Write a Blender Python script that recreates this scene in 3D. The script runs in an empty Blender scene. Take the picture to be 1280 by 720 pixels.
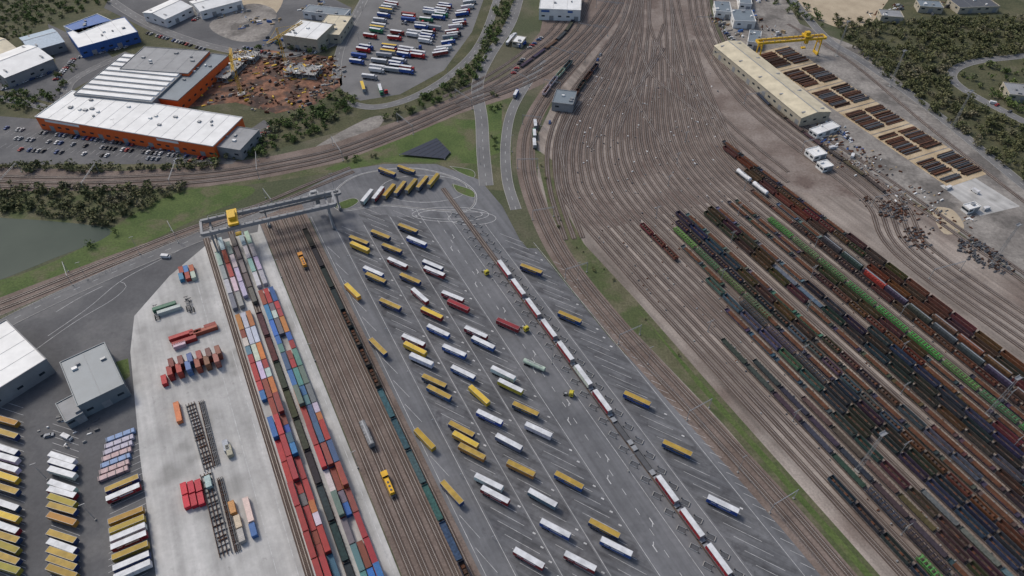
import bpy, math, random
import numpy as np
from mathutils import Vector, Matrix
random.seed(7); rng=np.random.default_rng(7)
R=random.random; U=random.uniform
# ---------------- survey: photogrammetric plan (drone position / pitch -> ground metres) -------------
H=240.0; F=853.3; P=math.radians(45.4); SP,CP=math.sin(P),math.cos(P)
K=0.87      # object scale that goes with this flying height
def G(u,v,z=0.0):
    a=(u-640)/F; b=(360-v)/F
    t=(H-z)/(SP-b*CP)
    return (a*t,(CP+b*SP)*t)
TH=math.radians(27.4); NX,NY=math.cos(TH),math.sin(TH)
def Q(q,s): return (q*NX-s*NY, q*NY+s*NX)
def QS(p): return (p[0]*NX+p[1]*NY, -p[0]*NY+p[1]*NX)
YH=math.radians(90+27.4)      # heading of the yard tracks
sc=bpy.context.scene; col=sc.collection
# ---------------- materials ----------------
def newmat(name,rough=0.8,metal=0.0):
    m=bpy.data.materials.new(name); m.use_nodes=True
    nt=m.node_tree; b=nt.nodes["Principled BSDF"]
    b.inputs["Roughness"].default_value=rough; b.inputs["Metallic"].default_value=metal
    b.inputs["Specular IOR Level"].default_value=0.3
    return m,nt,b
def noise(nt,vec,scale,detail=4,rough=0.6):
    n=nt.nodes.new("ShaderNodeTexNoise"); n.inputs["Scale"].default_value=scale
    n.inputs["Detail"].default_value=detail; n.inputs["Roughness"].default_value=rough
    nt.links.new(vec,n.inputs["Vector"]); return n.outputs["Fac"]
def ramp(nt,fac,lo,hi,c0,c1):
    r=nt.nodes.new("ShaderNodeValToRGB"); e=r.color_ramp.elements
    e[0].position=lo; e[1].position=hi; e[0].color=(*c0,1); e[1].color=(*c1,1)
    nt.links.new(fac,r.inputs["Fac"]); return r.outputs["Color"]
def mixc(nt,f,a,b,mode='MIX'):
    m=nt.nodes.new("ShaderNodeMix"); m.data_type='RGBA'; m.blend_type=mode
    for s,x in ((0,f),(6,a),(7,b)):
        if hasattr(x,'links'): nt.links.new(x,m.inputs[s])
        elif isinstance(x,(int,float)): m.inputs[s].default_value=x
        else: m.inputs[s].default_value=(*x,1)
    return m.outputs[2]
def gmat(name,c1,c2,scale=0.05,streak=0.0,fine=0.5,c3=None,s3=0.02,t3=0.55,rough=0.92,fs=1.5,sx=0.35,heading=TH,sy=.012,lo=.35,hi=.65,stain=0):
    m,nt,b=newmat(name,rough)
    g=nt.nodes.new("ShaderNodeNewGeometry"); pos=g.outputs["Position"]
    c=ramp(nt,noise(nt,pos,scale,5,0.65),lo,hi,c1,c2)
    if c3 is not None:
        f=ramp(nt,noise(nt,pos,s3,4,0.6),t3-0.06,t3+0.06,(0,0,0),(1,1,1))
        c=mixc(nt,f,c,c3)
    if streak>0:
        mp=nt.nodes.new("ShaderNodeVectorRotate"); mp.rotation_type='Z_AXIS'; mp.inputs["Angle"].default_value=-heading
        nt.links.new(pos,mp.inputs["Vector"])
        ml=nt.nodes.new("ShaderNodeVectorMath"); ml.operation='MULTIPLY'; ml.inputs[1].default_value=(sx,sy,0)
        nt.links.new(mp.outputs[0],ml.inputs[0])
        f=ramp(nt,noise(nt,ml.outputs[0],1.0,3,0.6),0.3,0.7,(1-streak,)*3,(1+streak,)*3)
        c=mixc(nt,1.0,c,f,'MULTIPLY')
    if stain:
        c=mixc(nt,1.0,c,ramp(nt,noise(nt,pos,.22,5,.75),.6,.72,(1,1,1),(1-stain,)*3),'MULTIPLY')
    f=ramp(nt,noise(nt,pos,fs,3,0.7),0.3,0.7,(1-fine*.5,)*3,(1+fine*.5,)*3)
    c=mixc(nt,1.0,c,f,'MULTIPLY')
    nt.links.new(c,b.inputs["Base Color"]); return m
def pmat(name,c,rough=0.6,metal=0.0,dirt=0.25,ds=0.7):
    m,nt,b=newmat(name,rough,metal)
    g=nt.nodes.new("ShaderNodeNewGeometry")
    f=ramp(nt,noise(nt,g.outputs["Position"],ds,4),0.3,0.7,(1-dirt,)*3,(1,1,1))
    nt.links.new(mixc(nt,1.0,c,f,'MULTIPLY'),b.inputs["Base Color"]); return m
def omat(name,rough=0.55,dirt=0.35,ds=0.6,mul=(1,1,1)):
    m,nt,b=newmat(name,rough)
    g=nt.nodes.new("ShaderNodeNewGeometry"); o=nt.nodes.new("ShaderNodeObjectInfo")
    f=ramp(nt,noise(nt,g.outputs["Position"],ds,4),0.3,0.75,tuple((1-dirt)*x for x in mul),mul)
    nt.links.new(mixc(nt,1.0,o.outputs["Color"],f,'MULTIPLY'),b.inputs["Base Color"]); return m
M={}
M['ground']=gmat("open_ground",(.075,.075,.045),(.13,.115,.08),.03,c3=(.06,.07,.035),s3=.012,t3=.5,fine=.6,fs=.8)
M['asph']=gmat("terminal_asphalt",(.118,.12,.126),(.155,.156,.162),.02,streak=.18,fine=.16,c3=(.105,.107,.113),s3=.035,t3=.58,fs=.5,stain=.25)
M['asphS']=gmat("stall_asphalt",(.088,.09,.096),(.128,.129,.134),.05,streak=.34,fine=.2,c3=(.075,.075,.08),s3=.12,t3=.6,fs=.6,sx=.45,sy=.05,heading=math.radians(-120),stain=.4)
M['asph2']=gmat("dark_asphalt",(.08,.08,.083),(.12,.12,.122),.03,fine=.2,fs=.6,c3=(.135,.133,.132),s3=.03,t3=.6,stain=.2)
M['road']=gmat("road_asphalt",(.125,.124,.124),(.17,.168,.166),.05,fine=.15,fs=.7)
M['conc']=gmat("apron_concrete",(.33,.325,.31),(.45,.44,.42),.035,streak=.2,fine=.16,c3=(.27,.265,.25),s3=.05,t3=.6,fs=.4,sx=.2,stain=.25)
M['ballast']=gmat("yard_ballast",(.18,.15,.128),(.27,.235,.205),.03,streak=.38,fine=.4,c3=(.15,.118,.1),s3=.014,t3=.58,fs=1.2,sx=.2,stain=.2)
M['throat']=gmat("throat_ballast",(.15,.118,.1),(.235,.2,.175),.04,fine=.45,c3=(.125,.094,.08),s3=.03,t3=.56,fs=.7,stain=.25)
M['ballast2']=gmat("mainline_ballast",(.12,.09,.074),(.19,.15,.128),.05,fine=.5,fs=1.0)
M['bed']=gmat("track_bed",(.06,.042,.035),(.105,.077,.063),.04,fine=.5,fs=2.0)
M['grass']=gmat("grass",(.052,.082,.022),(.085,.115,.035),.06,fine=.6,c3=(.105,.1,.055),s3=.05,t3=.58,fs=.9)
M['dryg']=gmat("dry_grass",(.08,.08,.042),(.125,.115,.07),.08,fine=.6,c3=(.066,.082,.032),s3=.06,t3=.52,fs=.9)
M['scrubg']=gmat("scrub_ground",(.05,.056,.026),(.09,.086,.046),.06,fine=.7,c3=(.11,.1,.065),s3=.04,t3=.62,fs=.7)
M['rustg']=gmat("construction_mud",(.14,.06,.035),(.25,.13,.08),.06,fine=.8,c3=(.07,.045,.035),s3=.09,t3=.5,fs=.35)
M['indg']=gmat("industrial_ground",(.17,.155,.14),(.27,.25,.225),.05,fine=.5,c3=(.12,.11,.1),s3=.04,t3=.55,fs=.5,stain=.3)
M['sand']=gmat("sand",(.33,.27,.19),(.42,.35,.25),.08,fine=.3,stain=.3)
M['paint']=pmat("road_paint",(.58,.58,.57),.7,dirt=.55,ds=.4)
M['kerb']=pmat("kerb_stone",(.34,.33,.31),.85)
M['rail']=pmat("rail_steel",(.36,.32,.29),.45,.2,dirt=.35,ds=.1)
M['sleeper']=gmat("sleeper",(.09,.07,.058),(.15,.125,.105),.1,fine=.4)
M['white']=pmat("white_roof",(.72,.72,.7),.5,dirt=.2,ds=.12)
M['cream']=pmat("cream_roof",(.6,.53,.38),.6,dirt=.3,ds=.15)
M['grey']=pmat("grey_cladding",(.26,.265,.27),.6,dirt=.25,ds=.15)
M['dgrey']=pmat("dark_grey",(.09,.093,.1),.6)
M['gblue']=pmat("bluegrey_roof",(.17,.2,.22),.45,dirt=.2,ds=.12)
M['lblue']=pmat("lightblue_roof",(.33,.42,.5),.5)
M['blue']=pmat("blue_paint",(.04,.12,.35),.5)
M['orange']=pmat("orange_cladding",(.7,.13,.03),.5,dirt=.15)
M['yellow']=pmat("yellow_paint",(.68,.42,.03),.5,dirt=.3)
M['beige']=pmat("beige_wall",(.42,.38,.3),.7)
M['glass']=pmat("window_glass",(.03,.04,.05),.15,0,dirt=.2)
M['tyre']=pmat("tyre_rubber",(.02,.02,.02),.9)
M['steel']=pmat("galvanised_steel",(.3,.31,.32),.5,.2)
M['rust']=pmat("rusty_steel",(.13,.055,.03),.85,dirt=.5,ds=.5)
M['rustd']=pmat("rusty_bar",(.085,.045,.03),.85,dirt=.6,ds=.6)
M['timber']=pmat("timber_bearers",(.4,.3,.18),.8,dirt=.4)
M['tan']=gmat("stockyard_floor",(.34,.26,.16),(.46,.37,.25),.1,fine=.4)
M['black']=pmat("black_membrane",(.02,.026,.045),.4)
M['obj']=omat("painted_body")
M['objr']=omat("painted_roof",.6,.3,.35,(.95,.95,.95))
M['objw']=omat("weathered_wagon",.8,.6,.9)
M['inner']=gmat("wagon_floor",(.035,.03,.027),(.1,.07,.055),.4,fine=.7)
M['wroof']=pmat("trailer_white_roof",(.66,.67,.68),.5,dirt=.35,ds=.3)
M['ochre']=pmat("ochre_tarpaulin",(.42,.275,.05),.6,dirt=.4,ds=.4); M['yel']=pmat("yellow_tarpaulin",(.62,.42,.05),.6,dirt=.25,ds=.4)
def water():
    m,nt,b=newmat("pond_water",.3); b.inputs["Specular IOR Level"].default_value=.05
    g=nt.nodes.new("ShaderNodeNewGeometry")
    nt.links.new(ramp(nt,noise(nt,g.outputs["Position"],.02,4),.35,.65,(.03,.048,.038),(.045,.064,.05)),b.inputs["Base Color"])
    bp=nt.nodes.new("ShaderNodeBump"); bp.inputs["Strength"].default_value=.5
    nt.links.new(noise(nt,g.outputs["Position"],.5,4),bp.inputs["Height"]); nt.links.new(bp.outputs[0],b.inputs["Normal"])
    return m
M['water']=water()
def foliage(name,ca,cb,cc):
    m,nt,b=newmat(name,.9); g=nt.nodes.new("ShaderNodeNewGeometry"); p=g.outputs["Position"]
    c=ramp(nt,noise(nt,p,.11,2),.38,.62,ca,cb)
    c=mixc(nt,ramp(nt,noise(nt,p,.05,2),.55,.65,(0,0,0),(1,1,1)),c,cc)
    c=mixc(nt,1.0,c,ramp(nt,noise(nt,p,.9,3),.3,.7,(.6,)*3,(1.5,)*3),'MULTIPLY')
    nt.links.new(c,b.inputs["Base Color"]); return m
M['leaf']=foliage("spring_foliage",(.08,.09,.038),(.115,.115,.052),(.15,.135,.085))
M['leafg']=foliage("green_foliage",(.06,.092,.026),(.1,.13,.04),(.13,.13,.07))
# ---------------- mesh builder ----------------
class MB:
    def __init__(s): s.v=[];s.f=[];s.m=[];s.mats=[]
    def mi(s,m):
        if m not in s.mats: s.mats.append(m)
        return s.mats.index(m)
    def box(s,c,d,m,rz=0,top=1.0):
        i=len(s.v); cx,cy,cz=c; x,y,z=[k/2 for k in d]; co,si=math.cos(rz),math.sin(rz)
        for dz,k in ((-z,1),(z,top)):
            for dx,dy in ((-x,-y),(x,-y),(x,y),(-x,y)):
                dx*=k;dy*=k
                s.v.append((cx+dx*co-dy*si,cy+dx*si+dy*co,cz+dz))
        mm=s.mi(m)
        for f in ((0,3,2,1),(4,5,6,7),(0,1,5,4),(1,2,6,5),(2,3,7,6),(3,0,4,7)):
            s.f.append(tuple(i+k for k in f)); s.m.append(mm)
    def poly(s,pts,m):
        i=len(s.v); s.v+= [tuple(p) for p in pts]; s.f.append(tuple(range(i,i+len(pts)))); s.m.append(s.mi(m))
    def cyl(s,p0,p1,r,m,n=8,r1=None):
        r1=r if r1 is None else r1
        p0=Vector(p0);p1=Vector(p1); a=(p1-p0).normalized(); b=a.orthogonal().normalized(); c=a.cross(b)
        i=len(s.v); mm=s.mi(m)
        for p,rr in ((p0,r),(p1,r1)):
            for k in range(n):
                t=2*math.pi*k/n; s.v.append(tuple(p+b*rr*math.cos(t)+c*rr*math.sin(t)))
        for k in range(n):
            s.f.append((i+k,i+(k+1)%n,i+n+(k+1)%n,i+n+k)); s.m.append(mm)
        s.f.append(tuple(i+k for k in range(n))[::-1]); s.m.append(mm)
        s.f.append(tuple(i+n+k for k in range(n))); s.m.append(mm)
    def beam(s,p0,p1,w,m): s.cyl(p0,p1,w*.7,m,4)
    def mesh(s,name):
        me=bpy.data.meshes.new(name); me.from_pydata(s.v,[],s.f)
        for m in s.mats: me.materials.append(M[m])
        me.polygons.foreach_set("material_index",s.m); me.update(); return me
    def obj(s,name,loc=(0,0,0),rz=0):
        return put(name,s.mesh(name),loc,rz)
def put(name,me,loc,rz=0,color=None,scale=None):
    o=bpy.data.objects.new(name,me); o.location=(loc[0],loc[1],loc[2] if len(loc)>2 else 0); o.rotation_euler=(0,0,rz)
    if color is not None: o.color=(*color,1)
    if scale is not None: o.scale=(scale,)*3 if isinstance(scale,(int,float)) else scale
    col.objects.link(o); return o
def putk(name,me,loc,rz=0,color=None): return put(name,me,loc,rz,color,K)
def cat(pts,closed=False,n=8):
    pts=[np.array(p,float) for p in pts]; N=len(pts); out=[]
    rg=range(N) if closed else range(N-1)
    for i in rg:
        if closed: p0,p1,p2,p3=pts[(i-1)%N],pts[i],pts[(i+1)%N],pts[(i+2)%N]
        else: p0,p1,p2,p3=pts[max(i-1,0)],pts[i],pts[i+1],pts[min(i+2,N-1)]
        for k in range(n):
            t=k/n; out.append(.5*((2*p1)+(-p0+p2)*t+(2*p0-5*p1+4*p2-p3)*t*t+(-p0+3*p1-3*p2+p3)*t**3))
    if not closed: out.append(pts[-1])
    return np.array(out)
def resample(line,step):
    line=np.asarray(line,float); d=np.r_[0,np.cumsum(np.hypot(*(np.diff(line,axis=0).T)))]
    n=max(2,int(d[-1]/step)+1); t=np.linspace(0,d[-1],n)
    return np.c_[np.interp(t,d,line[:,0]),np.interp(t,d,line[:,1])]
def normals(l):
    t=np.gradient(l,axis=0); t/=np.maximum(np.hypot(t[:,0],t[:,1]),1e-6)[:,None]
    return t,np.c_[-t[:,1],t[:,0]]
def patch(name,pts,z,m,smooth=False,px=True):
    w=[G(*p) for p in pts] if px else pts
    if smooth: w=[tuple(p) for p in cat(w,True,6)]
    b=MB(); b.poly([(x,y,z) for x,y in w],m); return b.obj(name)
def strip(b,l,off0,off1,z,m):
    t,n=normals(l); A=l+n*off0; B=l+n*off1; mm=b.mi(m); i=len(b.v)
    for a,c in zip(A,B): b.v.append((a[0],a[1],z)); b.v.append((c[0],c[1],z))
    for k in range(len(l)-1):
        b.f.append((i+2*k,i+2*k+2,i+2*k+3,i+2*k+1)); b.m.append(mm)
def curb(b,l,off,w,z,m):
    t,n=normals(l); mm=b.mi(m); i=len(b.v)
    for k in range(len(l)):
        for o,zz in ((off-w/2,0),(off-w/2,z),(off+w/2,z),(off+w/2,0)):
            p=l[k]+n[k]*o; b.v.append((p[0],p[1],zz))
    for k in range(len(l)-1):
        for e in range(3):
            a=i+4*k+e; b.f.append((a,a+4,a+5,a+1)); b.m.append(mm)
def dashes(b,l,off,z,m,on=3,gap=6,w=.2):
    r=resample(l,1.0); t,n=normals(r); k=0
    while k+on<len(r):
        p=r[k]+n[k]*off; q=r[k+on]+n[k+on]*off
        nn=n[k]*w/2
        b.poly([(p[0]-nn[0],p[1]-nn[1],z),(q[0]-nn[0],q[1]-nn[1],z),(q[0]+nn[0],q[1]+nn[1],z),(p[0]+nn[0],p[1]+nn[1],z)],m); k+=on+gap
def road(name,pts,w,z=.075,px=True,m='road',kerb=True,dash=True):
    l=resample(cat([G(*p) for p in pts] if px else pts),4); b=MB(); strip(b,l,-w/2,w/2,z,m)
    if kerb: curb(b,l,w/2,.3,.15,'kerb'); curb(b,l,-w/2,.3,.15,'kerb')
    if dash: dashes(b,l,0,z+.012,'paint')
    return b.obj(name),l
tz=[0]
def track(l,bedw=1.45,name="railway_track",bed='bed'):
    tz[0]+=1; z=.1+(tz[0]%45)*.003
    l=resample(l,4.0); b=MB(); strip(b,l,-bedw,bedw,z,bed)
    s=resample(l,.65); t,n=normals(s); mm=b.mi('sleeper'); zz=z+.03
    i=len(b.v); A=s-n*1.15-t*.11;B=s+n*1.15-t*.11;C=s+n*1.15+t*.11;D=s-n*1.15+t*.11
    for k in range(len(s)):
        for p in (A[k],B[k],C[k],D[k]): b.v.append((p[0],p[1],zz))
        b.f.append((i+4*k,i+4*k+1,i+4*k+2,i+4*k+3)); b.m.append(mm)
    for o in (-.7,.7):
        t,n=normals(l); mm=b.mi('rail'); i=len(b.v)
        for k in range(len(l)):
            for oo,q in ((o-.1,z+.01),(o-.075,z+.2),(o+.075,z+.2),(o+.1,z+.01)):
                p=l[k]+n[k]*oo; b.v.append((p[0],p[1],q))
        for k in range(len(l)-1):
            for e in range(3):
                a=i+4*k+e; b.f.append((a,a+4,a+5,a+1)); b.m.append(mm)
    return b.obj(name)
def offs(l,o):
    t,n=normals(l); return l+n*o
# ---------------- ground sheets ----------------
b=MB(); b.poly([(-5000,-3000,0),(5000,-3000,0),(5000,8000,0),(-5000,8000,0)],'ground'); b.obj("ground")
patch("industrial_ground",[(-60,-40),(640,-40),(640,30),(590,110),(440,160),(280,205),(-60,215)],.02,'scrubg')
patch("scrub_ground",[(1000,-60),(1400,-60),(1400,330),(1280,235),(1080,85)],.02,'scrubg')
patch("scrub_bank",[(-80,200),(240,205),(330,200),(440,170),(600,120),(640,110),(640,240),(420,215),(250,240),(130,295),(-80,290)],.024,'dryg')
patch("grass_bank",[(-60,355),(0,350),(60,330),(120,300),(160,272),(225,240),(300,232),(316,242),(250,272),(150,318),(60,350),(-60,400)],.03,'grass',True)
patch("pond",[(-90,262),(0,272),(60,276),(134,285),(128,299),(70,322),(0,350),(-90,380)],.034,'water',True)
patch("grass",[(405,212),(440,196),(500,172),(560,148),(600,150),(598,205),(560,203),(480,203),(430,213)],.034,'grass')
patch("grass",[(606,112),(628,118),(626,190),(612,195)],.034,'grass')
yard=[G(740,-60),G(885,-60),G(885,20),G(905,75),G(960,130),G(1050,195),G(1150,262),G(1280,350),Q(330,60),Q(330,-80),Q(146,-80),Q(146,60),Q(147,130),G(745,365),G(700,300),G(672,230),G(672,170),G(700,110),G(742,50)]
patch("rail_yard_ballast",yard,.04,'ballast',px=False)
patch("rail_yard_ballast",[G(750,-60),G(880,-60),G(885,30),G(905,80),G(950,135),G(1020,195),G(1080,250),G(960,235),G(850,262),G(745,290),G(700,250),G(690,190),G(705,130),G(740,70)],.044,'throat',px=False)
patch("grass_verge",[G(668,185),G(690,200),G(700,250),G(730,305),G(795,375),Q(158,120),Q(158,-60),Q(150,-60),Q(150,100),G(760,380),G(715,320),G(686,262)],.05,'dryg',px=False)
patch("grass_verge",[Q(156,175),Q(155.5,150),Q(156,-60),Q(153.5,-60),Q(153,120)],.054,'grass',px=False)
patch("works_yard_ground",[(880,-30),(965,-30),(1000,30),(1075,60),(1330,270),(1330,385),(1160,262),(1060,200),(990,150),(930,90)],.055,'indg')
patch("terminal_asphalt",[G(330,262),G(395,230),G(430,213),G(480,205),G(545,205),G(600,225),G(628,258),G(650,300),G(700,356),G(780,442),Q(141,120),Q(141,-80),Q(34,-80),Q(34,200),Q(35,310),G(385,285),G(330,291)],.05,'asph',px=False)
for qa,qb,s1 in ((46,59,292),(60,74,300),(75,89,290),(119,134,238)):
    b=MB(); b.poly([(*Q(qa,-80),.054),(*Q(qb,-80),.054),(*Q(qb,s1-8),.054),(*Q(qa,s1),.054)],'asphS'); b.obj("parking_lane_asphalt")
patch("access_asphalt",[G(-80,448),G(0,400),G(90,362),G(180,322),G(260,285),G(330,262),G(330,291),Q(10,300),Q(-30,-80),G(-200,860),G(-150,500)],.046,'asph2',px=False)
patch("container_apron",[G(262,303),G(322,290),Q(9.5,318),Q(9.5,-80),G(215,800),G(195,720),G(175,570),G(163,440),G(168,395),G(212,345)],.06,'conc',px=False)
patch("rail_ballast",[Q(10,325),Q(10,-80),Q(34.5,-80),Q(34.5,325)],.065,'ballast2',px=False)
patch("depot_asphalt",[(-120,505),(0,505),(60,480),(100,525),(155,490),(172,560),(196,730),(215,800),(-200,830)],.056,'asph2')
patch("grass",[(133,456),(160,448),(163,470),(150,480)],.062,'grass')
patch("retail_car_park",[(-40,142),(60,150),(270,190),(330,150),(345,160),(290,205),(-40,206)],.05,'asph2')
patch("retail_car_park",[(60,30),(130,62),(150,80),(95,110),(70,130),(-20,108),(70,82)],.045,'asph2')
patch("industrial_estate_yard",[(150,-30),(360,-30),(440,10),(430,55),(350,75),(270,58),(200,45),(130,10)],.045,'asph2')
patch("bare_earth",[(262,30),(310,5),(345,15),(330,48),(290,50)],.05,'indg',True)
patch("bare_earth",[(300,0),(352,-5),(340,22),(310,25)],.048,'sand',True)
patch("construction_site",[(248,85),(330,62),(425,72),(428,106),(395,130),(345,142),(295,128),(225,135)],.055,'rustg')
patch("lorry_park_asphalt",[(422,88),(432,50),(465,-30),(615,-30),(590,40),(555,88),(500,118),(450,126),(426,112)],.055,'road')
patch("bare_earth",[(965,-30),(1110,-30),(1098,18),(1070,34),(1025,25)],.05,'sand',True)
patch("bare_earth",[(1165,262),(1190,262),(1205,285),(1180,292)],.062,'sand',True)
patch("loading_pad",[(1175,232),(1218,222),(1275,258),(1225,270)],.062,'conc')
patch("bare_earth",[(455,150),(480,150),(430,200),(380,195)],.04,'indg',True)
patch("mainline_ballast",[(-80,206),(150,214),(260,207),(340,195),(420,178),(500,150),(570,120),(640,92),(700,60),(770,-20),(800,-20),(740,60),(690,100),(650,118),(575,142),(505,172),(425,203),(345,220),(260,233),(150,238),(-80,240)],.045,'ballast2')
patch("mainline_ballast",[(-60,385),(0,372),(150,315),(240,284),(320,256),(330,262),(250,292),(150,330),(0,395),(-60,412)],.052,'ballast2')
patch("mainline_ballast",[(625,110),(690,62),(735,30),(760,-30),(690,-30),(675,40),(640,85)],.042,'ballast2')
# ---------------- tracks ----------------
NT=27; q0,dq=165,4.6
Lp=[(790,-60),(786,0),(768,50),(744,100),(717,140),(702,175),(697,212),(708,252),(742,302)]
Rp=[(850,-60),(856,0),(866,50),(880,96),(898,140),(918,182),(949,215),(998,252),(1059,299)]
def gg(f): return [round(f*6)/6,round(f*8)/8,round(f*12)/12,round(f*18)/18,f,f,f,f,f]
def yardtrack(i):
    f=i/(NT-1); pts=[]; g=gg(f)
    for k in range(9):
        a=np.array(G(*Lp[k]));c=np.array(G(*Rp[k])); w=g[k]; pts.append(a*(1-w)+c*w)
    q=q0+dq*i; pts=pts[:-1]
    s0=min(QS(pts[-1])[1]-35,185+f*40)
    while s0>-80: pts.append(Q(q,s0)); s0-=25
    st=0
    for k in range(4):
        if any(gg(j/(NT-1))[k]==g[k] for j in range(i)): st=k
    return cat(pts[st:])
for i in range(NT): track(yardtrack(i))
for a in ([(800,-40),(792,30),(762,88),(716,140),(700,178),(706,215)],[(812,-40),(812,30),(842,88),(888,140),(925,180),(985,228)],[(795,40),(812,90),(858,130),(905,170)],[(830,30),(812,80),(790,125),(770,170)],[(840,10),(845,60),(872,110),(918,160),(985,215)],[(782,60),(790,110),(815,160),(850,210)],[(830,60),(800,105),(765,140),(738,185)]): track(cat([G(*p) for p in a]))
Mn=cat([Q(147,-80),Q(147,0),Q(147,60),G(878,520),G(768,400),G(706,320),G(674,255),G(661,205),G(666,158),G(692,112),G(728,70),G(768,20),G(790,-40)])
b=MB(); l=resample(Mn,5); strip(b,l,-4,7.5,.06,'ballast2'); b.obj("mainline_ballast")
for o in (-1.5,3.2): track(offs(resample(Mn,6),o))
Mn2=cat([G(707,300),G(688,240),G(684,190),G(694,150),G(716,112),G(748,70),G(778,25),G(796,-40)])
for o in (0,4.6,9.2): track(offs(resample(Mn2,6),-o))
Cl=cat([G(-80,222),G(60,227),G(150,226),G(260,220),G(340,208),G(420,191),G(500,162),G(570,132),G(640,106),G(690,80),G(738,38),G(775,-15)])
for o in (-5.5,-1,4): track(offs(resample(Cl,6),o))
Cl2=cat([G(575,134),G(628,108),G(678,74),G(722,34),G(748,-30)])
for o in (0,6,12,18): track(offs(resample(Cl2,6),o))
Dl=cat([G(-60,398),G(0,383),G(150,323),G(240,288),G(325,259),G(380,236),G(440,212)])
for o in (-2.4,2.4): track(offs(resample(Dl,6),o))
Rm=cat([G(866,-40),G(872,20),G(892,70),G(930,122),G(985,170),G(1090,250),Q(302,140),Q(302,60),Q(302,-60)])
for o in (-5,0,5,10.5,16): track(offs(resample(Rm,6),o))
Rm2=cat([G(900,80),G(985,148),G(1080,212),G(1180,282),G(1330,388)])
for o in (0,5.5): track(offs(resample(Rm2,6),o))
Rm3=cat([G(985,30),G(1060,75),G(1160,158),G(1280,252),G(1380,330)])
track(resample(Rm3,6))
for q in (13.3,17.8,22.3,26.8,31.2): track(np.array([Q(q,-80),Q(q,318)]))
track(np.array([Q(110.6,-80),Q(110.6,300)]))
for q in (-5.8,-18.6 ): track(np.array([Q(q,-80),Q(q,318)]))
# ---------------- roads ----------------
road("access_road",[(608,232),(604,190),(602,150),(597,105),(612,70),(640,25),(655,-30)],8)
road("service_road",[(645,262),(634,225),(632,180),(640,138),(662,100),(680,75)],6)
road("service_road",[(-60,440),(30,392),(120,350),(210,312),(290,280),(345,258)],8,z=.08)
road("estate_road",[(100,-30),(160,15),(230,48),(320,68),(400,62),(440,25),(470,-30)],7)
road("estate_road",[(-40,116),(30,128),(75,135),(92,100),(160,66)],6)
road("ring_road",[(420,98),(426,60),(450,10),(470,-30)],6,z=.08)
road("ring_road",[(432,128),(470,134),(520,120),(570,88),(605,45),(630,-30)],6,z=.082)
road("works_road",[(975,-20),(1030,45),(1080,78),(1170,142),(1280,232),(1380,310)],7)
road("scrub_road",[(1360,60),(1280,70),(1215,78),(1190,92),(1205,112),(1280,152),(1380,200)],6.5)
lp=resample(np.vstack([cat([G(425,262),G(420,240),G(450,219),G(510,211),G(560,220),G(592,240),G(585,262),G(540,262),G(480,256)],True)]),4)
b=MB(); curb(b,lp,0,.4,.15,'kerb'); strip(b,lp,.8,1.1,.07,'paint'); b.obj("kerb")
def ellipse(cx,cy,rx,ry,n=36):
    return np.array([G(cx+rx*math.cos(t),cy+ry*math.sin(t)) for t in np.linspace(0,2*math.pi,n)])
b=MB()
for e in ((563,268,48,9),(563,268,40,6),(530,236,54,17),(590,273,30,8)):
    strip(b,ellipse(*e),-.13,.13,.074,'paint')
b.obj("road_marking")
for pts in ([(418,256),(440,248),(448,252),(436,260),(424,261)],[(562,208),(590,213),(592,222),(575,216)],[(566,230),(590,238),(592,247),(572,240)]):
    patch("grass_island",pts,.16,'grass',True); b=MB(); curb(b,cat([G(*p) for p in pts]+[G(*pts[0])]),0,.3,.18,'kerb'); b.obj("kerb")
# ---------------- markings ----------------
HD=math.radians(-30)
b=MB()
def seg(p,hd,L,w=.16,z=.062):
    c,s=math.cos(hd),math.sin(hd); x,y=p
    b.poly([(x-c*L/2+s*w/2,y-s*L/2-c*w/2,z),(x+c*L/2+s*w/2,y+s*L/2-c*w/2,z),(x+c*L/2-s*w/2,y+s*L/2+c*w/2,z),(x-c*L/2-s*w/2,y-s*L/2+c*w/2,z)],'paint')
for q,s0,s1 in ((52.5,-60,290),(67,-60,300),(82,-60,290),(126,-40,245)):
    s=s0
    while s<s1:
        seg(Q(q,s),HD,14.5,.14); 
        if R()<.35: seg(Q(q+5.8,s+1.5),HD,1.2,.6)
        s+=5.9
s=-60
while s<290: seg(Q(38.5,s),math.radians(-48),12,.14); s+=14
for q,s1 in ((45.2,300),(89.8,290),(103.5,280),(118.3,260),(134.6,235),(36,310),(59.6,290),(74.6,290)):
    seg(Q(q,(s1-70)/2),YH,s1+70,.17,.07)
dashes(b,np.array([Q(96.6,-70),Q(96.6,280)]),0,.07,'paint')
s=-50
while s<280:
    seg(Q(94,s),YH,3.0,.35,.066); seg(Q(94.6,s+1.7),YH-.6,1.4,.3,.068); seg(Q(99,s+9),YH,3.0,.35,.066); seg(Q(98.4,s+7.6),YH-.6,1.4,.3,.068); s+=30
for s in range(-60,220,5): seg(Q(138,s),HD,5,.14)
b.obj("parking_marking")
b=MB()
for q in (-22,-28.5,7.6): seg(Q(q,110),YH,360,.18,.072)
for k in range(26):
    seg(G(14,505+k*9),math.radians(-18),13,.14,.072)
    seg(G(82,535+k*8),math.radians(-18),13,.14,.072)
    seg(G(160,560+k*8),math.radians(32),13,.14,.072)
for k in range(34):
    seg(G(10+k*8,165+k*1.0),math.radians(70),5,.12,.066); seg(G(4+k*8,182+k*.6),math.radians(70),5,.12,.066)
for pts in ([(60,420),(110,385),(150,352),(190,330),(240,305)],[(20,455),(90,405),(140,375),(158,358),(150,352)],[(70,390),(100,372),(128,358)]):
    l=resample(cat([G(*p) for p in pts]),3); strip(b,l,-.1,.1,.066,'paint')
b.obj("parking_marking")
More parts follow.
